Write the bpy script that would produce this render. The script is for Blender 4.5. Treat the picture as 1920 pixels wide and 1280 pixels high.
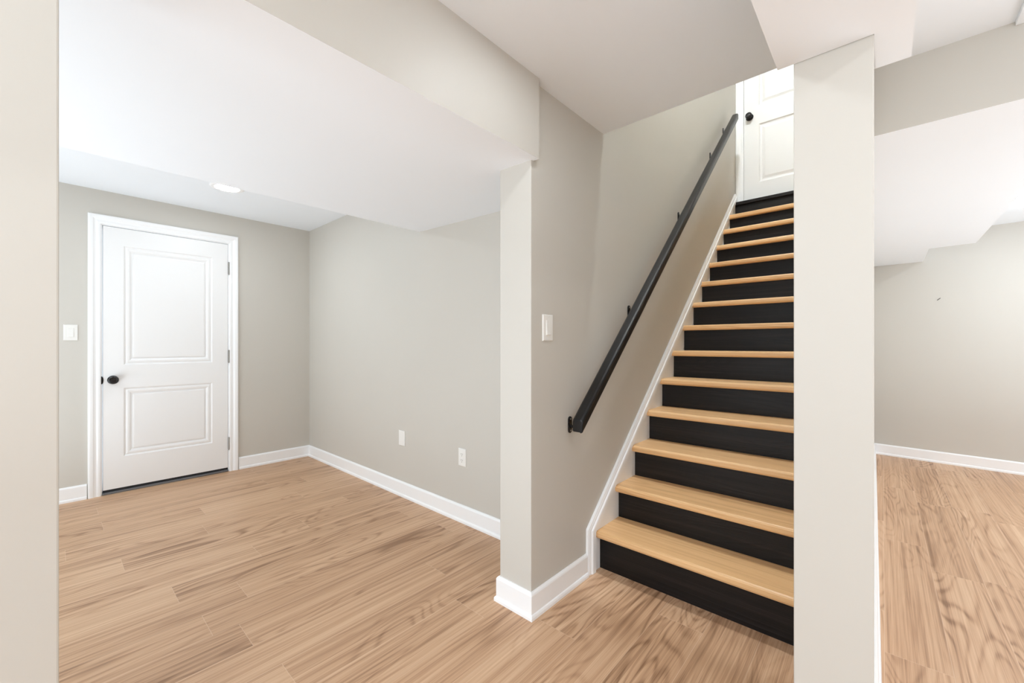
import bpy, bmesh, math
from mathutils import Vector

for o in list(bpy.data.objects):
    bpy.data.objects.remove(o)
S = bpy.context.scene
C = S.collection

# ------------------------------------------------------------------ camera
# world: X runs along the stair wall, Y across the stairs, floor at z = 0
F_PX, HORIZON, CAM_H = 774.0, 645.5, 1.15
YAW = math.atan((1655.0 - 960.0) / F_PX)
cam_d = bpy.data.cameras.new('camera')
cam_d.sensor_fit = 'HORIZONTAL'
cam_d.sensor_width = 36.0
cam_d.lens = 36.0 * F_PX / 1920.0
cam_d.shift_y = (HORIZON - 640.0) / 1920.0
cam_d.clip_start = 0.02
cam = bpy.data.objects.new('camera', cam_d)
C.objects.link(cam)
cam.location = (0.0, 0.0, CAM_H)
cam.rotation_euler = (math.pi / 2, 0.0, YAW - math.pi / 2)
S.camera = cam

# ------------------------------------------------------------------ world and exposure
world = bpy.data.worlds.new('world')
S.world = world
world.use_nodes = True
bg = world.node_tree.nodes['Background']
bg.inputs['Color'].default_value = (0.80, 0.91, 1.0, 1.0)
bg.inputs['Strength'].default_value = 2.55
LAMP_NEAR = 40.0
LAMP_BACK = 76.0
LAMP_RIGHT = 98.0
STAIRWELL_STRENGTH = 12.0
STAIRS_STRENGTH = 900.0
LAMP_COLOR = (0.88, 0.95, 1.0, 1.0)


def area_light(name, loc, sx, sy, power, rot, col=(0.78, 0.90, 1.0)):
    d = bpy.data.lights.new(name, 'AREA')
    d.shape = 'RECTANGLE'
    d.size, d.size_y, d.energy, d.color = sx, sy, power, col
    o = bpy.data.objects.new(name, d)
    C.objects.link(o)
    o.location = loc
    o.rotation_euler = rot
    return o


# added unseen fill lights, facing up to brighten ceilings and walls; no real lamps
area_light('fill_light_near', (-1.3, -1.0, 0.9), 2.6, 3.4, 22.0, (math.pi, 0, 0))
area_light('fill_light_back', (-1.0, 2.75, 0.25), 1.6, 3.0, 47.0, (math.pi, math.radians(25), 0))
area_light('fill_light_right', (3.3, -2.6, 0.4), 3.0, 2.0, 74.0, (math.pi, 0, 0))
S.view_settings.view_transform = 'Standard'
S.view_settings.look = 'None'
S.view_settings.gamma = 1.0
S.view_settings.use_curve_mapping = False
S.view_settings.exposure = 0.43
S.cycles.use_denoising = True
S.cycles.max_bounces = 12
S.cycles.diffuse_bounces = 8
S.cycles.caustics_reflective = False
S.cycles.caustics_refractive = False


# ------------------------------------------------------------------ materials
def srgb(r, g, b):
    f = lambda c: (c / 255 / 12.92) if c / 255 <= 0.04045 else ((c / 255 + 0.055) / 1.055) ** 2.4
    return (f(r), f(g), f(b), 1.0)


class NT:
    """small helper for building node trees"""

    def __init__(self, name):
        self.m = bpy.data.materials.new(name)
        self.m.use_nodes = True
        self.t = self.m.node_tree
        self.b = self.t.nodes['Principled BSDF']

    def n(self, kind, **kw):
        nd = self.t.nodes.new(kind)
        for k, v in kw.items():
            setattr(nd, k, v)
        return nd

    def link(self, a, b):
        self.t.links.new(a, b)

    def put(self, sock, v):
        if isinstance(v, bpy.types.NodeSocket):
            self.link(v, sock)
        else:
            sock.default_value = v

    def math(self, op, a, b=0.0, c=0.0, clamp=False):
        nd = self.n('ShaderNodeMath', operation=op, use_clamp=clamp)
        self.put(nd.inputs[0], a)
        self.put(nd.inputs[1], b)
        self.put(nd.inputs[2], c)
        return nd.outputs[0]

    def combine(self, x, y, z):
        nd = self.n('ShaderNodeCombineXYZ')
        self.put(nd.inputs[0], x)
        self.put(nd.inputs[1], y)
        self.put(nd.inputs[2], z)
        return nd.outputs[0]

    def noise(self, vec, scale=1.0, detail=3.0, rough=0.5, dist=0.0):
        nd = self.n('ShaderNodeTexNoise')
        self.put(nd.inputs['Vector'], vec)
        nd.inputs['Scale'].default_value = scale
        nd.inputs['Detail'].default_value = detail
        nd.inputs['Roughness'].default_value = rough
        nd.inputs['Distortion'].default_value = dist
        return nd.outputs[0]

    def mix(self, fac, a, b, mode='MIX'):
        nd = self.n('ShaderNodeMix', data_type='RGBA', blend_type=mode)
        self.put(nd.inputs[0], fac)
        self.put(nd.inputs[6], a)
        self.put(nd.inputs[7], b)
        return nd.outputs[2]

    def ramp(self, fac, stops):
        nd = self.n('ShaderNodeValToRGB')
        self.put(nd.inputs[0], fac)
        el = nd.color_ramp.elements
        while len(el) < len(stops):
            el.new(0.5)
        for e, (p, c) in zip(el, stops):
            e.position = p
            e.color = c
        return nd.outputs[0]

    def bump(self, h, strength=0.1, dist=0.01):
        nd = self.n('ShaderNodeBump')
        nd.inputs['Strength'].default_value = strength
        nd.inputs['Distance'].default_value = dist
        self.put(nd.inputs['Height'], h)
        self.link(nd.outputs[0], self.b.inputs['Normal'])

    def set(self, **kw):
        for k, v in kw.items():
            self.put(self.b.inputs[k.replace('_', ' ')], v)
        return self.m


def paint(name, col, rough=0.55, mottle=0.03, bump=0.03, spec=0.5):
    k = NT(name)
    co = k.n('ShaderNodeTexCoord').outputs['Object']
    big = k.noise(co, 2.3, 2.0)
    c2 = tuple(c * (1 - mottle) for c in col[:3]) + (1.0,)
    k.put(k.b.inputs['Base Color'], k.mix(big, col, c2))
    k.bump(k.noise(co, 220.0, 3.0, 0.6), bump, 0.002)
    k.set(Roughness=rough)
    k.b.inputs['Specular IOR Level'].default_value = spec
    return k.m


def plain(name, col, rough=0.4, metal=0.0, spec=0.5):
    k = NT(name)
    co = k.n('ShaderNodeTexCoord').outputs['Object']
    r = k.noise(co, 60.0, 2.0)
    k.put(k.b.inputs['Roughness'], k.math('MULTIPLY_ADD', r, 0.12, rough - 0.06))
    k.set(Base_Color=col, Metallic=metal)
    k.b.inputs['Specular IOR Level'].default_value = spec
    return k.m


M_WALL = paint('greige_wall_paint', srgb(205, 201, 193), 0.5, 0.025, 0.04, 0.4)
M_CEIL = paint('white_ceiling_paint', srgb(240, 245, 250), 0.8, 0.015, 0.03, 0.2)
M_TRIM = paint('white_trim_paint', srgb(248, 249, 250), 0.32, 0.01, 0.01)
M_DOOR = paint('white_door_paint', srgb(241, 241, 241), 0.36, 0.01, 0.015)
M_BLACK = plain('black_satin_metal', srgb(24, 23, 23), 0.28, 0.3)
M_RAIL = plain('black_satin_rail_paint', srgb(17, 16, 17), 0.31, 0.0, 0.5)
M_STEEL = plain('brushed_steel', srgb(165, 163, 158), 0.35, 0.9)
M_RUBBER = plain('dark_threshold_rubber', srgb(38, 38, 40), 0.7)
M_SILL = plain('grey_sill_metal', srgb(120, 122, 126), 0.45, 0.5)
M_PLASTIC = plain('white_plastic', srgb(236, 235, 231), 0.3)
M_SLOT = plain('dark_socket_slot', srgb(70, 68, 66), 0.6)


def wood(k, u, v, tone, off, lo, mid, hi, swirl, fine):
    """wood colour from along-grain u, across-grain v (metres), per-board tone (0..1) and offset"""
    vec = k.combine(k.math('ADD', u, k.math('MULTIPLY', off, 37.0)),
                    k.math('ADD', v, k.math('MULTIPLY', off, 19.0)), k.math('MULTIPLY', off, 53.0))

    def scaled(sx, sy):
        m = k.n('ShaderNodeMapping')
        k.link(vec, m.inputs['Vector'])
        m.inputs['Scale'].default_value = (sx, sy, 1.0)
        return m.outputs[0]
    streak = k.noise(scaled(0.55, 15.0), 1.0, 4.0, 0.55, 0.25)
    line = k.noise(scaled(0.8, 62.0), 1.0, 4.0, 0.62, 0.05)
    thin = k.noise(scaled(2.6, 240.0), 1.0, 3.0, 0.65, 0.0)
    field = k.noise(scaled(0.95, 6.0), 1.0, 1.5, 0.4, 0.55)
    field = k.math('MULTIPLY_ADD', thin, 0.012, field)
    rings = k.math('SINE', k.math('MULTIPLY', field, 95.0))
    rings = k.math('MULTIPLY_ADD', rings, 0.5, 0.5)
    rings = k.math('POWER', rings, 3.0)
    # rings only show in patches of a board
    patch = k.noise(scaled(0.7, 2.2), 1.0, 1.0)
    patch = k.math('MULTIPLY_ADD', patch, 3.4, -1.35, clamp=True)
    s = k.math('MULTIPLY_ADD', k.math('SUBTRACT', streak, 0.5), 0.38, 0.53)
    s = k.math('MULTIPLY_ADD', k.math('SUBTRACT', line, 0.5), 0.74, s)
    s = k.math('MULTIPLY_ADD', k.math('SUBTRACT', thin, 0.5), fine, s)
    s = k.math('SUBTRACT', s, k.math('MULTIPLY', k.math('MULTIPLY', rings, patch), swirl))
    s = k.math('ADD', s, k.math('MULTIPLY_ADD', tone, 0.14, -0.07))
    return k.ramp(s, [(0.22, lo), (0.5, mid), (0.78, hi)]), k.math('ADD', thin, k.math('MULTIPLY', rings, 0.3))


def floor_material():
    k = NT('oak_plank_floor')
    co = k.n('ShaderNodeTexCoord').outputs['Object']
    sep = k.n('ShaderNodeSeparateXYZ')
    k.link(co, sep.inputs[0])
    x, y = sep.outputs[0], sep.outputs[1]
    W, L = 0.1795, 1.22
    ry = k.math('DIVIDE', k.math('SUBTRACT', y, 0.533), W)
    row = k.math('FLOOR', ry)
    fy = k.math('SUBTRACT', ry, row)
    w1 = k.n('ShaderNodeTexWhiteNoise', noise_dimensions='1D')
    k.link(row, w1.inputs['W'])
    rx = k.math('DIVIDE', k.math('ADD', x, k.math('MULTIPLY', w1.outputs[0], L)), L)
    colm = k.math('FLOOR', rx)
    fx = k.math('SUBTRACT', rx, colm)
    w2 = k.n('ShaderNodeTexWhiteNoise', noise_dimensions='2D')
    k.link(k.combine(row, colm, 0.0), w2.inputs['Vector'])
    rnd = w2.outputs[0]
    base, grain = wood(k, x, y, rnd, rnd, srgb(140, 104, 76), srgb(198, 159, 126), srgb(222, 188, 155), 0.24, 0.5)
    ey = k.math('MULTIPLY', k.math('MINIMUM', fy, k.math('SUBTRACT', 1.0, fy)), W)
    ex = k.math('MULTIPLY', k.math('MINIMUM', fx, k.math('SUBTRACT', 1.0, fx)), L)
    seam = k.math('LESS_THAN', k.math('MINIMUM', ex, ey), 0.0009)
    k.put(k.b.inputs['Base Color'], k.mix(k.math('MULTIPLY', seam, 0.5), base, srgb(226, 200, 174)))  # paler seam line paints in the highlight of the bevelled plank edges
    k.set(Roughness=k.math('MULTIPLY_ADD', grain, 0.10, 0.36))
    h = k.math('SUBTRACT', grain, k.math('MULTIPLY', seam, 2.0))
    k.bump(h, 0.10, 0.002)
    k.b.inputs['Specular IOR Level'].default_value = 0.4
    return k.m


def board_material(name, lo, mid, hi, swirl, fine, rough, bump, spec=0.5):
    """stair boards: grain runs along the board's own Y axis"""
    k = NT(name)
    co = k.n('ShaderNodeTexCoord').outputs['Object']
    sep = k.n('ShaderNodeSeparateXYZ')
    k.link(co, sep.inputs[0])
    info = k.n('ShaderNodeObjectInfo')
    rnd = info.outputs['Random']
    across = k.math('ADD', sep.outputs[0], sep.outputs[2])
    base, grain = wood(k, sep.outputs[1], across, rnd, rnd, lo, mid, hi, swirl, fine)
    k.put(k.b.inputs['Base Color'], base)
    k.set(Roughness=k.math('MULTIPLY_ADD', grain, 0.10, rough))
    k.bump(grain, bump, 0.002)
    k.b.inputs['Specular IOR Level'].default_value = spec
    return k.m


M_FLOOR = floor_material()
M_TREAD = board_material('pale_oak_tread', srgb(196, 151, 102), srgb(232, 188, 136), srgb(243, 207, 160), 0.12, 0.2, 0.33, 0.06)
M_RISER = board_material('black_stained_riser', srgb(10, 7, 6), srgb(16, 12, 11), srgb(34, 28, 25), 0.1, 0.6, 0.36, 0.25, 0.3)


def emitter(name, strength):
    k = NT(name)
    k.b.inputs['Base Color'].default_value = (0.9, 0.9, 0.9, 1)
    k.b.inputs['Emission Color'].default_value = LAMP_COLOR
    k.b.inputs['Emission Strength'].default_value = strength
    return k.m


M_LENS = emitter('lit_near_lamp_lens', LAMP_NEAR)
M_LENS_BACK = emitter('lit_back_lamp_lens', LAMP_BACK)
M_LENS_RIGHT = emitter('lit_right_lamp_lens', LAMP_RIGHT)
M_LENS_UP = emitter('lit_stairwell_lens', STAIRWELL_STRENGTH)
M_LENS_STAIRS = emitter('added_stairs_fill_lens', STAIRS_STRENGTH)


# ------------------------------------------------------------------ mesh helpers
def build(name, bm, mats, parent=None, smooth=False, bevel=0.0, loc=None, recalc=True):
    if recalc:
        bmesh.ops.recalc_face_normals(bm, faces=bm.faces[:])
    me = bpy.data.meshes.new(name)
    bm.to_mesh(me)
    bm.free()
    for m in (mats if isinstance(mats, (list, tuple)) else [mats]):
        me.materials.append(m)
    o = bpy.data.objects.new(name, me)
    C.objects.link(o)
    if parent is not None:
        o.parent = parent
    if loc is not None:
        o.location = loc
    if smooth:
        for p in me.polygons:
            p.use_smooth = True
    if bevel > 0:
        b = o.modifiers.new('bevel', 'BEVEL')
        b.width = bevel
        b.segments = 2
        b.limit_method = 'ANGLE'
        b.angle_limit = math.radians(40)
    return o


def tag(o, label, cat=None, group=None, kind=None):
    o['label'] = label
    if cat:
        o['category'] = cat
    if group:
        o['group'] = group
    if kind:
        o['kind'] = kind
    return o


def struct(o, label, cat):
    return tag(o, label, cat, kind='structure')


def empty(name, loc=(0, 0, 0)):
    o = bpy.data.objects.new(name, None)
    o.empty_display_size = 0.05
    C.objects.link(o)
    o.location = loc
    return o


def add_box(bm, x0, x1, y0, y1, z0, z1, mi=0):
    vs = [bm.verts.new((x, y, z)) for x in (x0, x1) for y in (y0, y1) for z in (z0, z1)]
    for q in ((0, 1, 3, 2), (4, 6, 7, 5), (0, 4, 5, 1), (2, 3, 7, 6), (0, 2, 6, 4), (1, 5, 7, 3)):
        f = bm.faces.new([vs[i] for i in q])
        f.material_index = mi
    return vs


def box(name, x0, x1, y0, y1, z0, z1, m, parent=None, bevel=0.0):
    bm = bmesh.new()
    add_box(bm, x0, x1, y0, y1, z0, z1)
    return build(name, bm, m, parent, bevel=bevel)


def add_prism(bm, bottom, top, mi_side=0, mi_bottom=0, mi_top=0, side_mi=None):
    """bottom / top: matching lists of 3-D points"""
    a = [bm.verts.new(p) for p in bottom]
    b = [bm.verts.new(p) for p in top]
    n = len(a)
    f = bm.faces.new(a)
    f.material_index = mi_bottom
    f = bm.faces.new(b)
    f.material_index = mi_top
    for i in range(n):
        j = (i + 1) % n
        f = bm.faces.new((a[i], a[j], b[j], b[i]))
        f.material_index = side_mi[i] if side_mi else mi_side


def sweep(bm, path, prof, mapfn, closed=False, cap=True, mi=0):
    """sweep profile [(s, t)] along a 2-D path with mitred corners; s goes to the left of the path"""
    n = len(path)
    rings = []
    for i in range(n):
        p = Vector(path[i])
        dirs = []
        if closed or i > 0:
            dirs.append((p - Vector(path[i - 1])).normalized())
        if closed or i < n - 1:
            dirs.append((Vector(path[(i + 1) % n]) - p).normalized())
        nn = [Vector((-d.y, d.x)) for d in dirs]
        if len(nn) == 2:
            m = nn[0] + nn[1]
            m = m / max(1e-6, (1 + nn[0].dot(nn[1])))
        else:
            m = nn[0]
        rings.append([bm.verts.new(mapfn(p.x + m.x * s, p.y + m.y * s, t)) for s, t in prof])
    k = len(prof)
    last = n if closed else n - 1
    for i in range(last):
        a, b = rings[i], rings[(i + 1) % n]
        for j in range(k - 1):
            f = bm.faces.new((a[j], a[j + 1], b[j + 1], b[j]))
            f.material_index = mi
    if cap and not closed:
        bm.faces.new(rings[0])
        bm.faces.new(rings[-1])
    return rings


def add_lathe(bm, prof, mapfn, seg=28, mi=0):
    """prof [(radius, height)] turned about an axis; mapfn(a, b, h) -> 3-D"""
    rings = []
    for r, h in prof:
        if r < 1e-6:
            rings.append([bm.verts.new(mapfn(0, 0, h))])
        else:
            rings.append([bm.verts.new(mapfn(r * math.cos(2 * math.pi * i / seg), r * math.sin(2 * math.pi * i / seg), h))
                          for i in range(seg)])
    for a, b in zip(rings, rings[1:]):
        for i in range(seg):
            j = (i + 1) % seg
            q = [a[i % len(a)], a[j % len(a)], b[j % len(b)], b[i % len(b)]]
            q = list(dict.fromkeys(q))
            if len(q) > 2:
                f = bm.faces.new(q)
                f.material_index = mi
    for r in (rings[0], rings[-1]):
        if len(r) > 2:
            f = bm.faces.new(r)
            f.material_index = mi


def add_tube(bm, pts, rad, seg=12):
    pts = [Vector(p) for p in pts]
    rings = []
    for i, p in enumerate(pts):
        d = (pts[min(i + 1, len(pts) - 1)] - pts[max(i - 1, 0)]).normalized()
        ref = Vector((0, 0, 1)) if abs(d.z) < 0.9 else Vector((1, 0, 0))
        a = d.cross(ref).normalized()
        b = d.cross(a)
        rings.append([bm.verts.new(p + rad * (math.cos(2 * math.pi * k / seg) * a + math.sin(2 * math.pi * k / seg) * b))
                      for k in range(seg)])
    for a, b in zip(rings, rings[1:]):
        for k in range(seg):
            bm.faces.new((a[k], a[(k + 1) % seg], b[(k + 1) % seg], b[k]))
    bm.faces.new(rings[0])
    bm.faces.new(rings[-1])


# ------------------------------------------------------------------ key dimensions
Y_WALL = 1.10      # stair wall face
X_END = 1.345      # end face of the stair wall
Y_BACK = 4.42      # wall with the door
X_MID = 1.78       # wall to the right of the door room
Z_NEAR = 2.262     # ceiling over the foot of the stairs
Z_BACK = 2.322     # ceiling in the door room
Z_RIGHT = 2.235    # ceiling in the right-hand room
Y_BULK = 1.069     # face of the beige bulkhead
X_COL = 1.36       # face of the right-hand wall end
X_HEAD = 1.95      # edge of the stair opening
X_TOP = 4.60       # wall with the door at the top of the stairs
Z_TOP = 2.55       # upper floor level
Z_UP = 4.95        # ceiling above the stairs
Y_SR = 0.182       # right side of the stairs


def soffit_z(y):
    return 1.925 + (y - 1.069) * 0.0285


# ------------------------------------------------------------------ floor
o = box('floor', -3.4, 6.2, -4.2, 4.6, -0.12, 0.0, M_FLOOR)
struct(o, 'warm oak plank floor running through both rooms and up to the stairs', 'floor')

# ------------------------------------------------------------------ walls
# wall with the door: opening left for the door
DX0, DX1, DZ1 = 0.232, 1.085, 2.078
bm = bmesh.new()
add_prism(bm, [(-1.9, Y_BACK, 0), (DX0, Y_BACK, 0), (DX0, Y_BACK, DZ1), (DX1, Y_BACK, DZ1), (DX1, Y_BACK, 0),
               (1.90, Y_BACK, 0), (1.90, Y_BACK, 2.45), (-1.9, Y_BACK, 2.45)],
          [(-1.9, Y_BACK + .13, 0), (DX0, Y_BACK + .13, 0), (DX0, Y_BACK + .13, DZ1), (DX1, Y_BACK + .13, DZ1),
           (DX1, Y_BACK + .13, 0), (1.90, Y_BACK + .13, 0), (1.90, Y_BACK + .13, 2.45), (-1.9, Y_BACK + .13, 2.45)])
o = build('wall_back', bm, M_WALL)
struct(o, 'beige back wall holding the closed white two-panel door', 'wall')

o = box('wall_middle', X_MID, X_MID + .12, 1.28, Y_BACK, 0, 2.45, M_WALL)
struct(o, 'plain beige wall right of the door room with a blank plate and an outlet', 'wall')

# stair wall, running from its free end up past the stairs
poly = [(X_END, 0), (4.72, 0), (4.72, 5.05), (1.36, 5.05), (1.36, 1.934), (X_END, 1.934)]
bm = bmesh.new()
add_prism(bm, [(x, Y_WALL, z) for x, z in poly], [(x, 1.28, z) for x, z in poly])
o = build('wall_stair', bm, M_WALL, bevel=0.003)
struct(o, 'beige wall carrying the black handrail beside the stairs', 'wall')

# near wall end at the left edge of the picture
o = box('wall_left', -1.9, 0.008, Y_WALL, 1.28, 0, 1.925, M_WALL, bevel=0.003)
struct(o, 'pale beige wall end at the left edge of the photo', 'wall')
o = box('wall_outer', -2.0, -1.9, 1.10, Y_BACK, 0, 2.45, M_WALL)
struct(o, 'beige outer wall of the door room, left of the photo', 'wall')

# wall on the right side of the stairs, its end is the column in front
def yr(x):
    return 0.0157 + (x - 1.36) * 0.0125


poly = [(X_COL, 0), (5.83, 0), (5.83, 2.4), (4.72, 2.4), (4.72, 5.05), (X_HEAD, 5.05), (X_HEAD, 2.235), (1.53, 2.235),
        (1.53, 1.924), (X_COL, 1.924)]
bm = bmesh.new()
add_prism(bm, [(x, yr(x), z) for x, z in poly], [(x, Y_SR, z) for x, z in poly])
o = build('wall_column', bm, M_WALL, bevel=0.003)
struct(o, 'tall pale beige wall end hiding the right side of the stairs', 'wall')

# far wall of the right-hand room
def xf(y):
    return 5.80 + (y - 0.06) * 0.088


bm = bmesh.new()
add_prism(bm, [(xf(.3), .3, 0), (xf(-4.2), -4.2, 0), (6.0, -4.2, 0), (6.0, .3, 0)],
          [(xf(.3), .3, 2.4), (xf(-4.2), -4.2, 2.4), (6.0, -4.2, 2.4), (6.0, .3, 2.4)])
o = build('wall_right', bm, M_WALL)
struct(o, 'far beige wall of the right-hand room below the stepped white soffit', 'wall')

o = box('wall_near_blocker', -3.4, 6.0, -4.3, -4.2, 0, 2.40, M_WALL)  # unseen wall added to shut out world light from this side
struct(o, 'unseen beige wall behind the camera, added to block light from that side', 'wall')

# wall at the top of the stairs around the upper door, and the rest of the stairwell
UX0, UX1 = 0.30, 1.032
bm = bmesh.new()
poly = [(Y_SR, 0), (1.10, 0), (1.10, 5.05), (Y_SR, 5.05)]
UP = [(Y_SR, 2.3), (UX0, 2.3), (UX0, 4.60), (UX1, 4.60), (UX1, 2.3), (1.10, 2.3), (1.10, 5.05), (Y_SR, 5.05)]
add_prism(bm, [(X_TOP, y, z) for y, z in UP], [(X_TOP + .12, y, z) for y, z in UP])
o = build('wall_top', bm, M_WALL)
struct(o, 'wall around the white door at the top of the stairs', 'wall')
o = box('wall_header', X_HEAD - .10, X_HEAD, Y_SR, Y_WALL, Z_NEAR + .10, 5.05, M_WALL)
struct(o, 'beige header wall above the stair opening', 'wall')

# ------------------------------------------------------------------ ceilings and bulkheads
o = box('ceiling', -3.4, X_HEAD, 0.10, Y_WALL, Z_NEAR, Z_NEAR + .10, M_CEIL)
struct(o, 'white ceiling over the foot of the stairs, ending at the stair opening', 'ceiling')
o = box('ceiling_back', -1.9, X_MID, 2.45, Y_BACK, Z_BACK, Z_BACK + .10, M_CEIL)
struct(o, 'white ceiling of the door room with a lit recessed light', 'ceiling')
o = box('ceiling_right', -3.4, 6.0, -4.2, 0.10, Z_RIGHT, Z_RIGHT + .12, M_CEIL)
struct(o, 'white ceiling of the right-hand room beyond the beam', 'ceiling')
o = box('ceiling_lip', -3.4, 2.163, -4.2, -0.332, Z_RIGHT - .014, Z_RIGHT - .001, M_CEIL)
struct(o, 'thin white drop in the ceiling at the top right corner', 'ceiling')
o = box('ceiling_stairwell', X_HEAD, X_TOP, Y_SR, Y_WALL, Z_UP, Z_UP + .1, M_CEIL)
struct(o, 'white ceiling above the stairwell', 'ceiling')

# big dropped soffit over the door room, beige front face and white underside
xy = [(-1.9, Y_BULK), (1.36, Y_BULK), (1.36, 1.28), (X_MID, 1.28), (X_MID, 2.502), (-1.9, 2.55)]
bm = bmesh.new()
add_prism(bm, [(x, y, soffit_z(y)) for x, y in xy], [(x, y, 2.40) for x, y in xy], mi_bottom=1, mi_top=1,
          side_mi=[0, 0, 0, 0, 1, 0])
o = build('ceiling_bulkhead', bm, [M_WALL, M_CEIL])
struct(o, 'wide dropped bulkhead with beige face and white underside at upper left', 'bulkhead')

# white beam running over the camera to the right-hand wall end
xy = [(-3.4, -.057), (1.53, -.057), (1.53, .0150), (1.357, .0150), (1.357, .219), (-3.4, .216)]
bm = bmesh.new()
add_prism(bm, [(x, y, 1.917) for x, y in xy], [(x, y, 2.40) for x, y in xy])
o = build('ceiling_beam', bm, M_CEIL)
struct(o, 'white boxed beam meeting the top of the right-hand wall end', 'beam')

# stepped soffit in the right-hand room
xy = [(2.165, .06), (2.165, -.560), (4.985, -.560), (5.02, -.296), (5.775, -.296), (5.79, .10)]
bm = bmesh.new()
add_prism(bm, [(x, y, 1.970) for x, y in xy], [(x, y, 2.30) for x, y in xy], mi_bottom=1, mi_top=1,
          side_mi=[0, 1, 1, 1, 1, 1])
o = build('ceiling_soffit', bm, [M_WALL, M_CEIL])
struct(o, 'stepped white soffit with a beige front in the right-hand room', 'soffit')

# ------------------------------------------------------------------ baseboards
BASE = [(0.0, 0.0), (0.020, 0.0), (0.020, 0.012), (0.017, 0.019), (0.0125, 0.022), (0.0125, 0.098), (0.010, 0.104),
        (0.0045, 0.110), (0.0, 0.110)]


def baseboard(name, path, label):
    bm = bmesh.new()
    sweep(bm, path, BASE, lambda x, y, t: (x, y, t))
    o = build(name, bm, M_TRIM)
    struct(o, label, 'baseboard')
    return o


# room side lies to the left of each path
baseboard('baseboard_back', [(0.172, Y_BACK), (-1.9, Y_BACK)], 'white baseboard left of the two-panel door')
baseboard('baseboard_middle', [(X_MID, 1.28), (X_MID, Y_BACK), (1.148, Y_BACK)],
          'white baseboard turning the corner right of the two-panel door')
baseboard('baseboard_stair', [(1.774, Y_WALL), (X_END, Y_WALL), (X_END, 1.28), (X_MID - .021, 1.28)],
          'white baseboard wrapped around the free end of the stair wall')

baseboard('baseboard_column', [(5.778, yr(5.778)), (X_COL, yr(X_COL)), (X_COL, Y_SR), (1.88, Y_SR)],
          'white baseboard around the right-hand wall end, edge just visible')
baseboard('baseboard_right', [(xf(-4.2), -4.2), (xf(.066), .066)], 'white baseboard along the far wall of the right-hand room')
baseboard('baseboard_left', [(0.008, 1.28), (0.008, Y_WALL), (-1.9, Y_WALL)][::1], 'white baseboard around the left wall end')

# ------------------------------------------------------------------ doors
CASING = [(0.0, 0.0), (0.0, 0.010), (0.006, 0.013), (0.016, 0.014), (0.026, 0.011), (0.034, 0.013), (0.044, 0.019),
          (0.058, 0.021), (0.066, 0.020), (0.070, 0.016), (0.070, 0.0)]
PANEL = [(0.0, 0.0), (0.003, -0.0020), (0.007, -0.008), (0.013, -0.0090), (0.022, -0.004), (0.034, -0.0045),
         (0.048, -0.012), (0.054, -0.014), (0.0545, -0.007), (0.062, -0.0055)]
PANEL_DEEP = [(0.0, 0.0), (0.004, -0.003), (0.010, -0.011), (0.022, -0.013), (0.030, -0.012), (0.052, -0.004), (0.058, -0.004)]


def door_slab(name, w, h, panels, prof, thick, place, mat, parent=None):
    """slab in local (a across, z up, t out of the face); panels are (a0, a1, z0, z1)"""
    bm = bmesh.new()
    xs = sorted({0.0, w} | {p[0] for p in panels} | {p[1] for p in panels})
    zs = sorted({0.0, h} | {p[2] for p in panels} | {p[3] for p in panels})

    def quad(pts):
        bm.faces.new([bm.verts.new(place(*q)) for q in pts])
    for i in range(len(xs) - 1):
        for j in range(len(zs) - 1):
            cx, cz = (xs[i] + xs[i + 1]) / 2, (zs[j] + zs[j + 1]) / 2
            if any(p[0] < cx < p[1] and p[2] < cz < p[3] for p in panels):
                continue
            quad([(xs[i], zs[j], 0), (xs[i + 1], zs[j], 0), (xs[i + 1], zs[j + 1], 0), (xs[i], zs[j + 1], 0)])
    for a0, a1, z0, z1 in panels:
        rings = sweep(bm, [(a0, z0), (a1, z0), (a1, z1), (a0, z1)], prof, lambda a, z, t: place(a, z, t), closed=True)
        bm.faces.new([r[-1] for r in rings])
    quad([(0, 0, 0), (0, 0, -thick), (w, 0, -thick), (w, 0, 0)])
    quad([(0, h, 0), (0, h, -thick), (w, h, -thick), (w, h, 0)])
    quad([(0, 0, 0), (0, h, 0), (0, h, -thick), (0, 0, -thick)])
    quad([(w, 0, 0), (w, h, 0), (w, h, -thick), (w, 0, -thick)])
    quad([(0, 0, -thick), (w, 0, -thick), (w, h, -thick), (0, h, -thick)])
    bmesh.ops.remove_doubles(bm, verts=bm.verts[:], dist=1e-5)
    return build(name, bm, mat, parent)


def knob_parts(parent, place, m, flat=False):
    """place(a, b, h): a, b in the plane of the door, h away from it"""
    bm = bmesh.new()
    add_lathe(bm, [(0, 0), (0.033, 0), (0.033, 0.005), (0.030, 0.009), (0.016, 0.011), (0.012, 0.014), (0.0115, 0.03),
                   (0, 0.03)], place, 32)
    ros = build('rosette', bm, m, parent, smooth=True)
    bm = bmesh.new()
    add_lathe(bm, [(0, 0.028), (0.012, 0.028), (0.017, 0.034), (0.0265, 0.040), (0.0295, 0.048), (0.0285, 0.056), (0.0235, 0.0625),
                   (0.0215, 0.063), (0.0205, 0.0615), (0.015, 0.0625), (0, 0.063)], place, 36)
    build('knob', bm, m, parent, smooth=True)
    return ros


# door of the left-hand room
D0X, D0Z, DW, DH = 0.258, 0.036, 0.805, 2.018
door = door_slab('door_1', DW, DH, [(0.115, 0.690, 0.955, 1.884), (0.115, 0.690, 0.240, 0.776)], PANEL, 0.042,
                 lambda a, z, t: (a, -t, z), M_DOOR)
door.location = (D0X, Y_BACK - 0.004, D0Z)
struct(door, 'closed white two-panel door with a black knob in the left-hand room', 'door')


def child_at(o, parent):
    """keep a mesh made in world space in place under its parent"""
    o.parent = parent
    o.matrix_parent_inverse = parent.matrix_basis.inverted()
    return o


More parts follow.
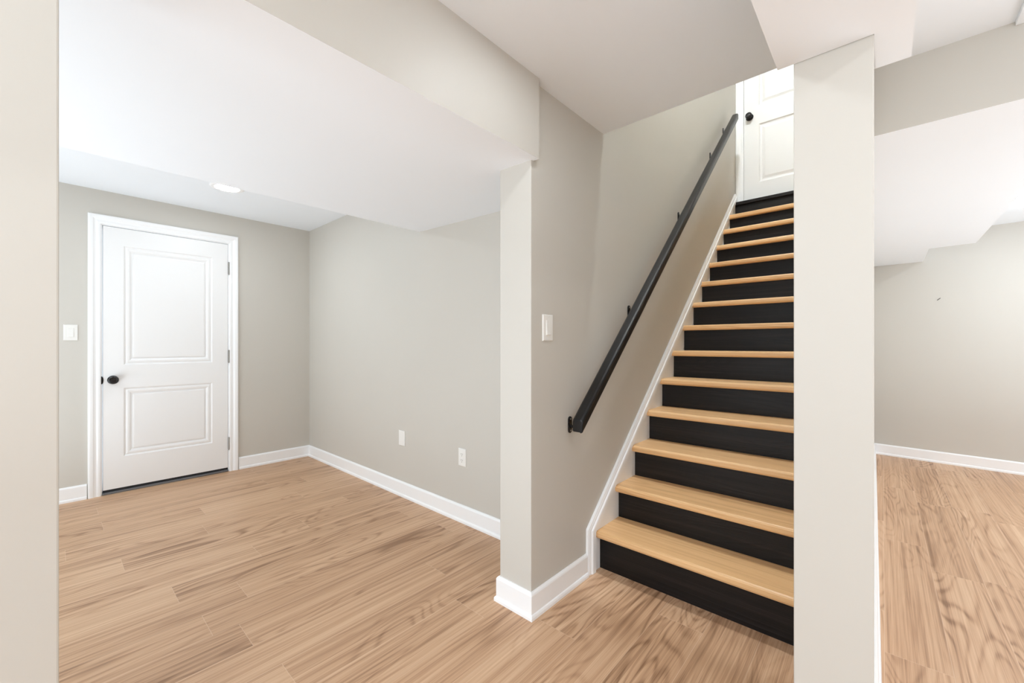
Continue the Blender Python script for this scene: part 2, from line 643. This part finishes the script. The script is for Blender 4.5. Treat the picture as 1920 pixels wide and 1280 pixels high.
bm = bmesh.new()
IN0, IN1, INT = 0.247, 1.072, 2.064
sweep(bm, [(IN0, 0.0), (IN0, INT), (IN1, INT), (IN1, 0.0)], CASING, lambda a, z, t: (a, Y_BACK - t, z))
o = child_at(build('door_casing', bm, M_TRIM), door)
bm = bmesh.new()
sweep(bm, [(IN0 + .006, 0.0), (IN0 + .006, INT - .005), (IN1 - .006, INT - .005), (IN1 - .006, 0.0)],
      [(0, 0), (0.014, 0), (0.014, -0.125), (0, -0.125), (0, -0.060), (-0.016, -0.060), (-0.016, -0.045), (0, -0.045), (0, 0)], lambda a, z, t: (a, Y_BACK - .0005 - t, z))
child_at(build('door_jamb', bm, M_TRIM), door)
bm = bmesh.new()
add_box(bm, IN0 + .006, IN1 - .006, Y_BACK - .012, Y_BACK + .125, 0.0005, 0.017)
child_at(build('door_sill', bm, M_SILL, bevel=0.003), door)
bm = bmesh.new()
add_box(bm, D0X + .001, D0X + DW - .001, Y_BACK + .002, Y_BACK + .036, 0.017, 0.0365)
child_at(build('door_sweep', bm, M_RUBBER), door)
kx, kz = 0.313, 0.877
knob_parent = knob_parts(None, lambda a, b, h: (kx + a, Y_BACK - .004 - h, kz + b), M_BLACK)
child_at(knob_parent, door)
for o in list(C.objects):
    if o.name == 'knob' and o.parent is None:
        child_at(o, door)
bm = bmesh.new()
add_lathe(bm, [(0, 0), (0.030, 0), (0.030, 0.004), (0.026, 0.006), (0, 0.006)],
          lambda a, b, h: (0.2505 + a * .32, Y_BACK - .0035 - h, kz + b), 24)
child_at(build('strike_plate', bm, M_BLACK, smooth=True), door)
for hz in (1.841, 1.044, 0.255):
    bm = bmesh.new()
    add_tube(bm, [(1.0695, Y_BACK - .009, hz - .055), (1.0695, Y_BACK - .009, hz + .055)], 0.0065, 14)
    add_box(bm, 1.0645, 1.0655, Y_BACK - .008, Y_BACK + .03, hz - .05, hz + .05)
    add_tube(bm, [(1.0695, Y_BACK - .009, hz - .061), (1.0695, Y_BACK - .009, hz - .055)], 0.005, 12)
    child_at(build('hinge', bm, M_STEEL), door)

# door at the top of the stairs (face towards -X, local a runs towards -Y)
up = door_slab('door_2', 0.715, 2.03, [(0.128, 0.60, 0.178, 0.746), (0.128, 0.60, 0.925, 1.90)], PANEL_DEEP, 0.04,
               lambda a, z, t: (-t, -a, z), M_DOOR)
up.location = (X_TOP - .002, 1.026, Z_TOP + .004)
struct(up, 'white panelled door at the top of the stairs with a dark knob', 'door')
bm = bmesh.new()
sweep(bm, [(UX0 - .006, Z_TOP), (UX0 - .006, 4.596), (UX1 - .003, 4.596), (UX1 - .003, Z_TOP)],
      CASING, lambda y, z, t: (X_TOP - t, y, z))
child_at(build('door_casing', bm, M_TRIM), up)
k2 = knob_parts(None, lambda a, b, h: (X_TOP - .002 - h, .976 + a, 3.387 + b), M_BLACK)
child_at(k2, up)
for o in list(C.objects):
    if o.name.startswith('knob') and o.parent is None:
        child_at(o, up)

# ------------------------------------------------------------------ staircase
N_TREAD = 13
RUN, RISE = 0.2025, 0.1812
X0N, Z0N = 1.849, 0.2005          # nosing front and top of the lowest tread
YL, YR = 1.086, Y_SR + .002       # ends of the treads
stairs = empty('staircase', (1.87, 0.634, 0.0))
tag(stairs, 'straight staircase with pale oak treads and black risers', 'staircase')
TT, NOSE = 0.036, 0.040


def tread_mesh():
    bm = bmesh.new()
    # profile (x from nosing front, z from top)
    pr = [(0.0, -0.024), (0.0, -0.009), (0.003, -0.003), (0.009, 0.0), (NOSE + RUN + .0150, 0.0), (NOSE + RUN + .0150, -TT),
          (0.009, -TT), (0.003, -0.032)]
    L = (YL - YR)
    a = [bm.verts.new((x, 0.0, z)) for x, z in pr]
    b = [bm.verts.new((x, -L, z)) for x, z in pr]
    bm.faces.new(a)
    bm.faces.new(b)
    for i in range(len(pr)):
        j = (i + 1) % len(pr)
        bm.faces.new((a[i], a[j], b[j], b[i]))
    return bm


base_in = Vector(stairs.location)
tread0 = build('tread', tread_mesh(), M_TREAD, stairs, bevel=0.0015)
tread0.location = Vector((X0N, YL, Z0N)) - base_in
bm = bmesh.new()
add_box(bm, 0.0, 0.016, -(YL - YR), 0.0, -(RISE - TT), 0.0)
riser0 = build('riser', bm, M_RISER, stairs)
riser0.location = Vector((X0N + NOSE, YL, Z0N - TT)) - base_in
for i in range(1, N_TREAD):
    c = tread0.copy()
    C.objects.link(c)
    c.parent = stairs
    c.location = tread0.location + Vector((RUN * i, 0, RISE * i))
for i in range(1, N_TREAD + 1):
    c = riser0.copy()
    C.objects.link(c)
    c.parent = stairs
    c.location = riser0.location + Vector((RUN * i, 0, RISE * i))
# bottom riser reaches the floor
riser0.data = riser0.data.copy()
for v in riser0.data.vertices:
    if v.co.z < -0.01:
        v.co.z = -(Z0N - TT) + .0005
# black edge strip of the upper landing
LX = X0N + RUN * N_TREAD
bm = bmesh.new()
add_box(bm, LX + .018, X_TOP + .03, YR, YL, Z0N + RISE * N_TREAD - TT, Z_TOP)
o = build('landing_strip', bm, M_RISER, stairs, bevel=0.003, loc=-base_in)


# skirt board: white board between the wall and the treads, with a moulding along its top edge
SL = 0.877


def line_z(x):
    """lower edge of the moulding"""
    return 0.200 + SL * (x - 1.842)


bm = bmesh.new()
xe = X_TOP - .024
poly = [(1.842, 0.0005), (1.842, line_z(1.842)), (xe, line_z(xe) ), (xe, Z_TOP - .02), (1.905, 0.0005)]
add_prism(bm, [(x, Y_WALL - .0005, z) for x, z in poly], [(x, YL, z) for x, z in poly])
sk = build('skirt_board', bm, M_TRIM, stairs, loc=-base_in)
PROF = [(0.0, 0.0), (0.0, 0.0215), (0.003, 0.0235), (0.030, 0.0235), (0.035, 0.021), (0.037, 0.017), (0.043, 0.0155),
        (0.049, 0.0165), (0.051, 0.0145), (0.059, 0.013), (0.062, 0.009), (0.062, 0.0)]
bm = bmesh.new()
# path runs along the lower/inner edge, the profile grows up and to the left
sweep(bm, [(1.838, 0.0005), (1.838, line_z(1.842)), (xe, line_z(xe))], PROF, lambda x, z, t: (x, Y_WALL - .0004 - t, z))
mo = build('skirt_moulding', bm, M_TRIM, sk)

# ------------------------------------------------------------------ handrail
RS = (3.308 - 0.812) / (4.272 - 1.588)
rail = empty('handrail', (1.588, Y_WALL, 0.70))
tag(rail, 'black square handrail fixed to the beige wall above the stairs', 'handrail')
rin = Vector(rail.location)
ca = math.cos(math.atan(RS))
prof = [(1.000, -0.040), (1.000, -0.013), (1.003, -0.005), (1.010, -0.0005), (1.018, 0.0), (1.043, 0.0), (1.051, -0.003),
        (1.0545, -0.010), (1.0545, -0.040), (1.050, -0.0435), (1.012, -0.0435), (1.007, -0.046), (1.002, -0.0435)]
bm = bmesh.new()
ends = []
for x, dx in ((1.586, 0.0), (1.590, 0), (4.268, 0), (4.272, 0.0)):
    zt = 0.812 + RS * (x - 1.588)
    inset = 0.0022 if x in (1.586, 4.272) else 0.0
    ring = []
    for y, h in prof:
        yy = y + (inset if y < 1.0275 else -inset)
        hh = h + (inset if h < -0.022 else -inset)
        ring.append(bm.verts.new((x, yy, zt + hh / ca)))
    ends.append(ring)
for a, b in zip(ends, ends[1:]):
    for i in range(len(prof)):
        j = (i + 1) % len(prof)
        bm.faces.new((a[i], a[j], b[j], b[i]))
bm.faces.new(ends[0])
bm.faces.new(ends[-1])
build('rail', bm, M_RAIL, rail, loc=-rin)


def bracket_mesh():
    """origin on the wall at the middle of the plate, arm curving out and up under the rail"""
    bm = bmesh.new()
    n = 10
    rim0, rim1, rim2 = [], [], []
    for ring, rad, y in ((rim0, 0.0145, 0.0), (rim1, 0.0145, -0.004), (rim2, 0.0115, -0.0065)):
        for cz, s in ((0.025, 0.0), (-0.025, math.pi)):
            for i in range(n + 1):
                t = s + math.pi * i / n
                ring.append(bm.verts.new((rad * math.cos(t), y, cz + rad * math.sin(t))))
    for a, b in ((rim0, rim1), (rim1, rim2)):
        for i in range(len(a)):
            j = (i + 1) % len(a)
            bm.faces.new((a[i], a[j], b[j], b[i]))
    bm.faces.new(rim0)
    bm.faces.new(rim2)
    arm = [(0, -.004, -.006), (0, -.020, -.008), (0, -.040, -.006), (0, -.056, .000), (0, -.064, .008), (0, -.066, .016)]
    add_tube(bm, arm, 0.0065, 12)
    return bm


b0 = None
for x in (1.632, 2.240, 3.024, 3.760, 4.148):
    zt = 0.812 + RS * (x - 1.588)
    loc = Vector((x, Y_WALL - .0003, zt - 0.0435 / ca - 0.0215)) - rin
    if b0 is None:
        b0 = build('bracket', bracket_mesh(), M_BLACK, rail, smooth=False, loc=loc)
        bm = bmesh.new()
        add_box(bm, -.030, .030, -.074, -.058, 0.0, 0.003)
        for v in bm.verts:
            v.co.z += v.co.x * RS + .0165
        s0 = build('saddle', bm, M_BLACK, b0)
        scr = []
        for sz in (0.027, -0.027):
            bm = bmesh.new()
            add_lathe(bm, [(0, 0.006), (0.0045, 0.006), (0.0045, 0.0075), (0.003, 0.0088), (0, 0.0092)],
                      lambda a, b, h, sz=sz: (a, -h, sz + b), 14)
            scr.append(build('screw', bm, M_STEEL, b0))
    else:
        c = b0.copy()
        C.objects.link(c)
        c.parent = rail
        c.location = loc
        for ch in [s0] + scr:
            d = ch.copy()
            C.objects.link(d)
            d.parent = c


# ------------------------------------------------------------------ wall plates
def plate_bm(w, h, place, hole=None, t=0.006):
    bm = bmesh.new()
    prof = [(0.0, 0.0), (0.0, 0.0025), (0.0015, 0.0045), (0.004, t)]
    pts = [(-w / 2, -h / 2), (w / 2, -h / 2), (w / 2, h / 2), (-w / 2, h / 2)]
    rings = sweep(bm, pts, prof, lambda a, z, d: place(a, z, d), closed=True)
    bm.faces.new([r[-1] for r in rings])
    bm.faces.new([r[0] for r in rings])
    return bm


def rounded_block(place, a0, a1, z0, z1, d0, d1, tilt=0.0):
    bm = bmesh.new()
    lo = [(a0, z0, d0), (a1, z0, d0), (a1, z1, d0), (a0, z1, d0)]
    hi = [(a0, z0, d1 + tilt), (a1, z0, d1 + tilt), (a1, z1, d1 - tilt), (a0, z1, d1 - tilt)]
    add_prism(bm, [place(*p) for p in lo], [place(*p) for p in hi])
    return bm


def screw(parent, place, z, r=0.003, m=None):
    bm = bmesh.new()
    add_lathe(bm, [(0, 0.005), (r, 0.005), (r, 0.0065), (r * .6, 0.0074), (0, 0.0076)], lambda a, b, h: place(a, z + b, h), 14)
    return build('screw', bm, m or M_PLASTIC, parent)


def light_switch(loc, place, label):
    o = empty('light_switch', loc)
    tag(o, label, 'light switch')
    build('plate', plate_bm(0.073, 0.116, place), M_PLASTIC, o)
    build('rocker_frame', rounded_block(place, -.0165, .0165, -.034, .034, .005, .0068), M_PLASTIC, o, bevel=.0006)
    build('rocker', rounded_block(place, -.0145, .0145, -.0315, .0315, .005, .0096, .0022), M_PLASTIC, o, bevel=.0012)
    screw(o, place, 0.048)
    screw(o, place, -0.048)
    return o


light_switch((0.090, Y_BACK - .0003, 1.237), lambda a, z, d: (a, -d, z), 'white light switch on the wall left of the two-panel door')
light_switch((1.457, Y_WALL - .0003, 1.223), lambda a, z, d: (a, -d, z), 'white rocker light switch on the stair wall left of the handrail')

pm = lambda a, z, d: (-d, a, z)
o = build('blank_plate', plate_bm(0.079, 0.114, pm), M_PLASTIC, loc=(X_MID - .0003, 2.722, 0.437))
tag(o, 'plain white blank cover plate low on the wall, left of the outlet', 'wall plate')
o = empty('wall_outlet', (X_MID - .0003, 2.029, 0.417))
tag(o, 'white double electrical outlet low on the beige wall, nearest the wall end', 'outlet')
build('plate', plate_bm(0.073, 0.114, pm), M_PLASTIC, o)
for s in (0.0195, -0.0195):
    rec = build('receptacle', rounded_block(pm, -.0165, .0165, s - .0145, s + .0145, .005, .0072), M_PLASTIC, o, bevel=.002)
    for sa in (-0.0063, 0.0063):
        build('slot', rounded_block(pm, sa - .0012, sa + .0012, s - .001, s + .0075, .006, .0074), M_SLOT, rec)
    bm = bmesh.new()
    add_lathe(bm, [(0, 0.006), (0.0024, 0.006), (0.0024, 0.0074), (0, 0.0074)], lambda a, b, h, s=s: (-h, a, s - .0085 + b), 14)
    build('ground_hole', bm, M_SLOT, rec)
screw(o, pm, 0.0)

# small dark nail left in the far wall of the right-hand room
nx = xf(-.403)
bm = bmesh.new()
add_tube(bm, [(nx + .002, -.395, 1.580), (nx - .012, -.410, 1.594), (nx - .016, -.416, 1.599)], 0.0026, 10)
o = build('nail', bm, M_SLOT)
tag(o, 'small dark nail sticking out of the far right wall', 'nail')


# ------------------------------------------------------------------ recessed ceiling lights
def lamp_parts(r):
    bm = bmesh.new()
    add_lathe(bm, [(r * .80, -0.0005), (r * 1.18, -0.0005), (r * 1.18, -.003), (r * 1.05, -.007), (r * .86, -.007), (r * .80, -.003), (r * .80, -.0005)],
              lambda a, b, h: (a, b, h), 40)
    ring = build('trim_ring', bm, M_TRIM, smooth=False)
    bm = bmesh.new()
    add_lathe(bm, [(0, -0.0045), (r * .80, -0.0045), (r * .80, -0.001), (0, -0.001)], lambda a, b, h: (a, b, h), 40)
    lens = build('lens', bm, M_LENS)
    return ring, lens


ring0, lens0 = lamp_parts(0.092)
first = True
for x, y, z, lab in [
        (0.872, 3.640, Z_BACK, 'lit recessed ceiling light in front of the two-panel door'),
        (-0.75, 3.640, Z_BACK, 'lit recessed ceiling light left of the door, out of frame'),
        (1.060, 0.645, Z_NEAR, 'lit recessed ceiling light above the foot of the stairs'),
        (-0.35, 0.650, Z_NEAR, 'lit recessed ceiling light in the row over the camera'),
        (-1.90, 0.650, Z_NEAR, 'lit recessed ceiling light at the back end of the near row'),
        (4.800, -0.777, Z_RIGHT, 'lit recessed ceiling light near the far right wall'),
        (0.700, -0.800, Z_RIGHT - .014, 'lit recessed ceiling light right of the white beam'),
        (-1.30, -0.800, Z_RIGHT - .014, 'lit recessed ceiling light at the back right, behind the camera'),
        (2.600, -2.000, Z_RIGHT, 'lit recessed ceiling light far out to the right'),
        (4.800, -2.300, Z_RIGHT, 'lit recessed ceiling light in the right corner, out of frame')]:
    t = empty('ceiling_light', (x, y, z))
    tag(t, lab, 'ceiling light', 'recessed ceiling lights')
    if first:
        a, b = ring0, lens0
        first = False
    else:
        a, b = ring0.copy(), lens0.copy()
        b.data = lens0.data.copy()
        C.objects.link(a)
        C.objects.link(b)
    b.data.materials[0] = M_LENS_BACK if y > 1.1 else M_LENS_RIGHT if y < 0 else M_LENS
    a.parent = t
    b.parent = t
for x, lab in ((3.65, 'lit ceiling light above the stairwell, in front of the upper door'),
               (2.32, 'unseen ceiling light added above the stairwell to brighten the lower steps')):  # second lamp added to brighten treads and lower stair wall
    t = empty('ceiling_light', (x, .64, Z_UP))
    tag(t, lab, 'ceiling light', 'stairwell ceiling lights')
    a, b = ring0.copy(), lens0.copy()
    b.data = lens0.data.copy()
    b.data.materials[0] = M_LENS_UP if x > 3 else M_LENS_STAIRS
    for q in (a, b):
        C.objects.link(q)
        q.parent = t
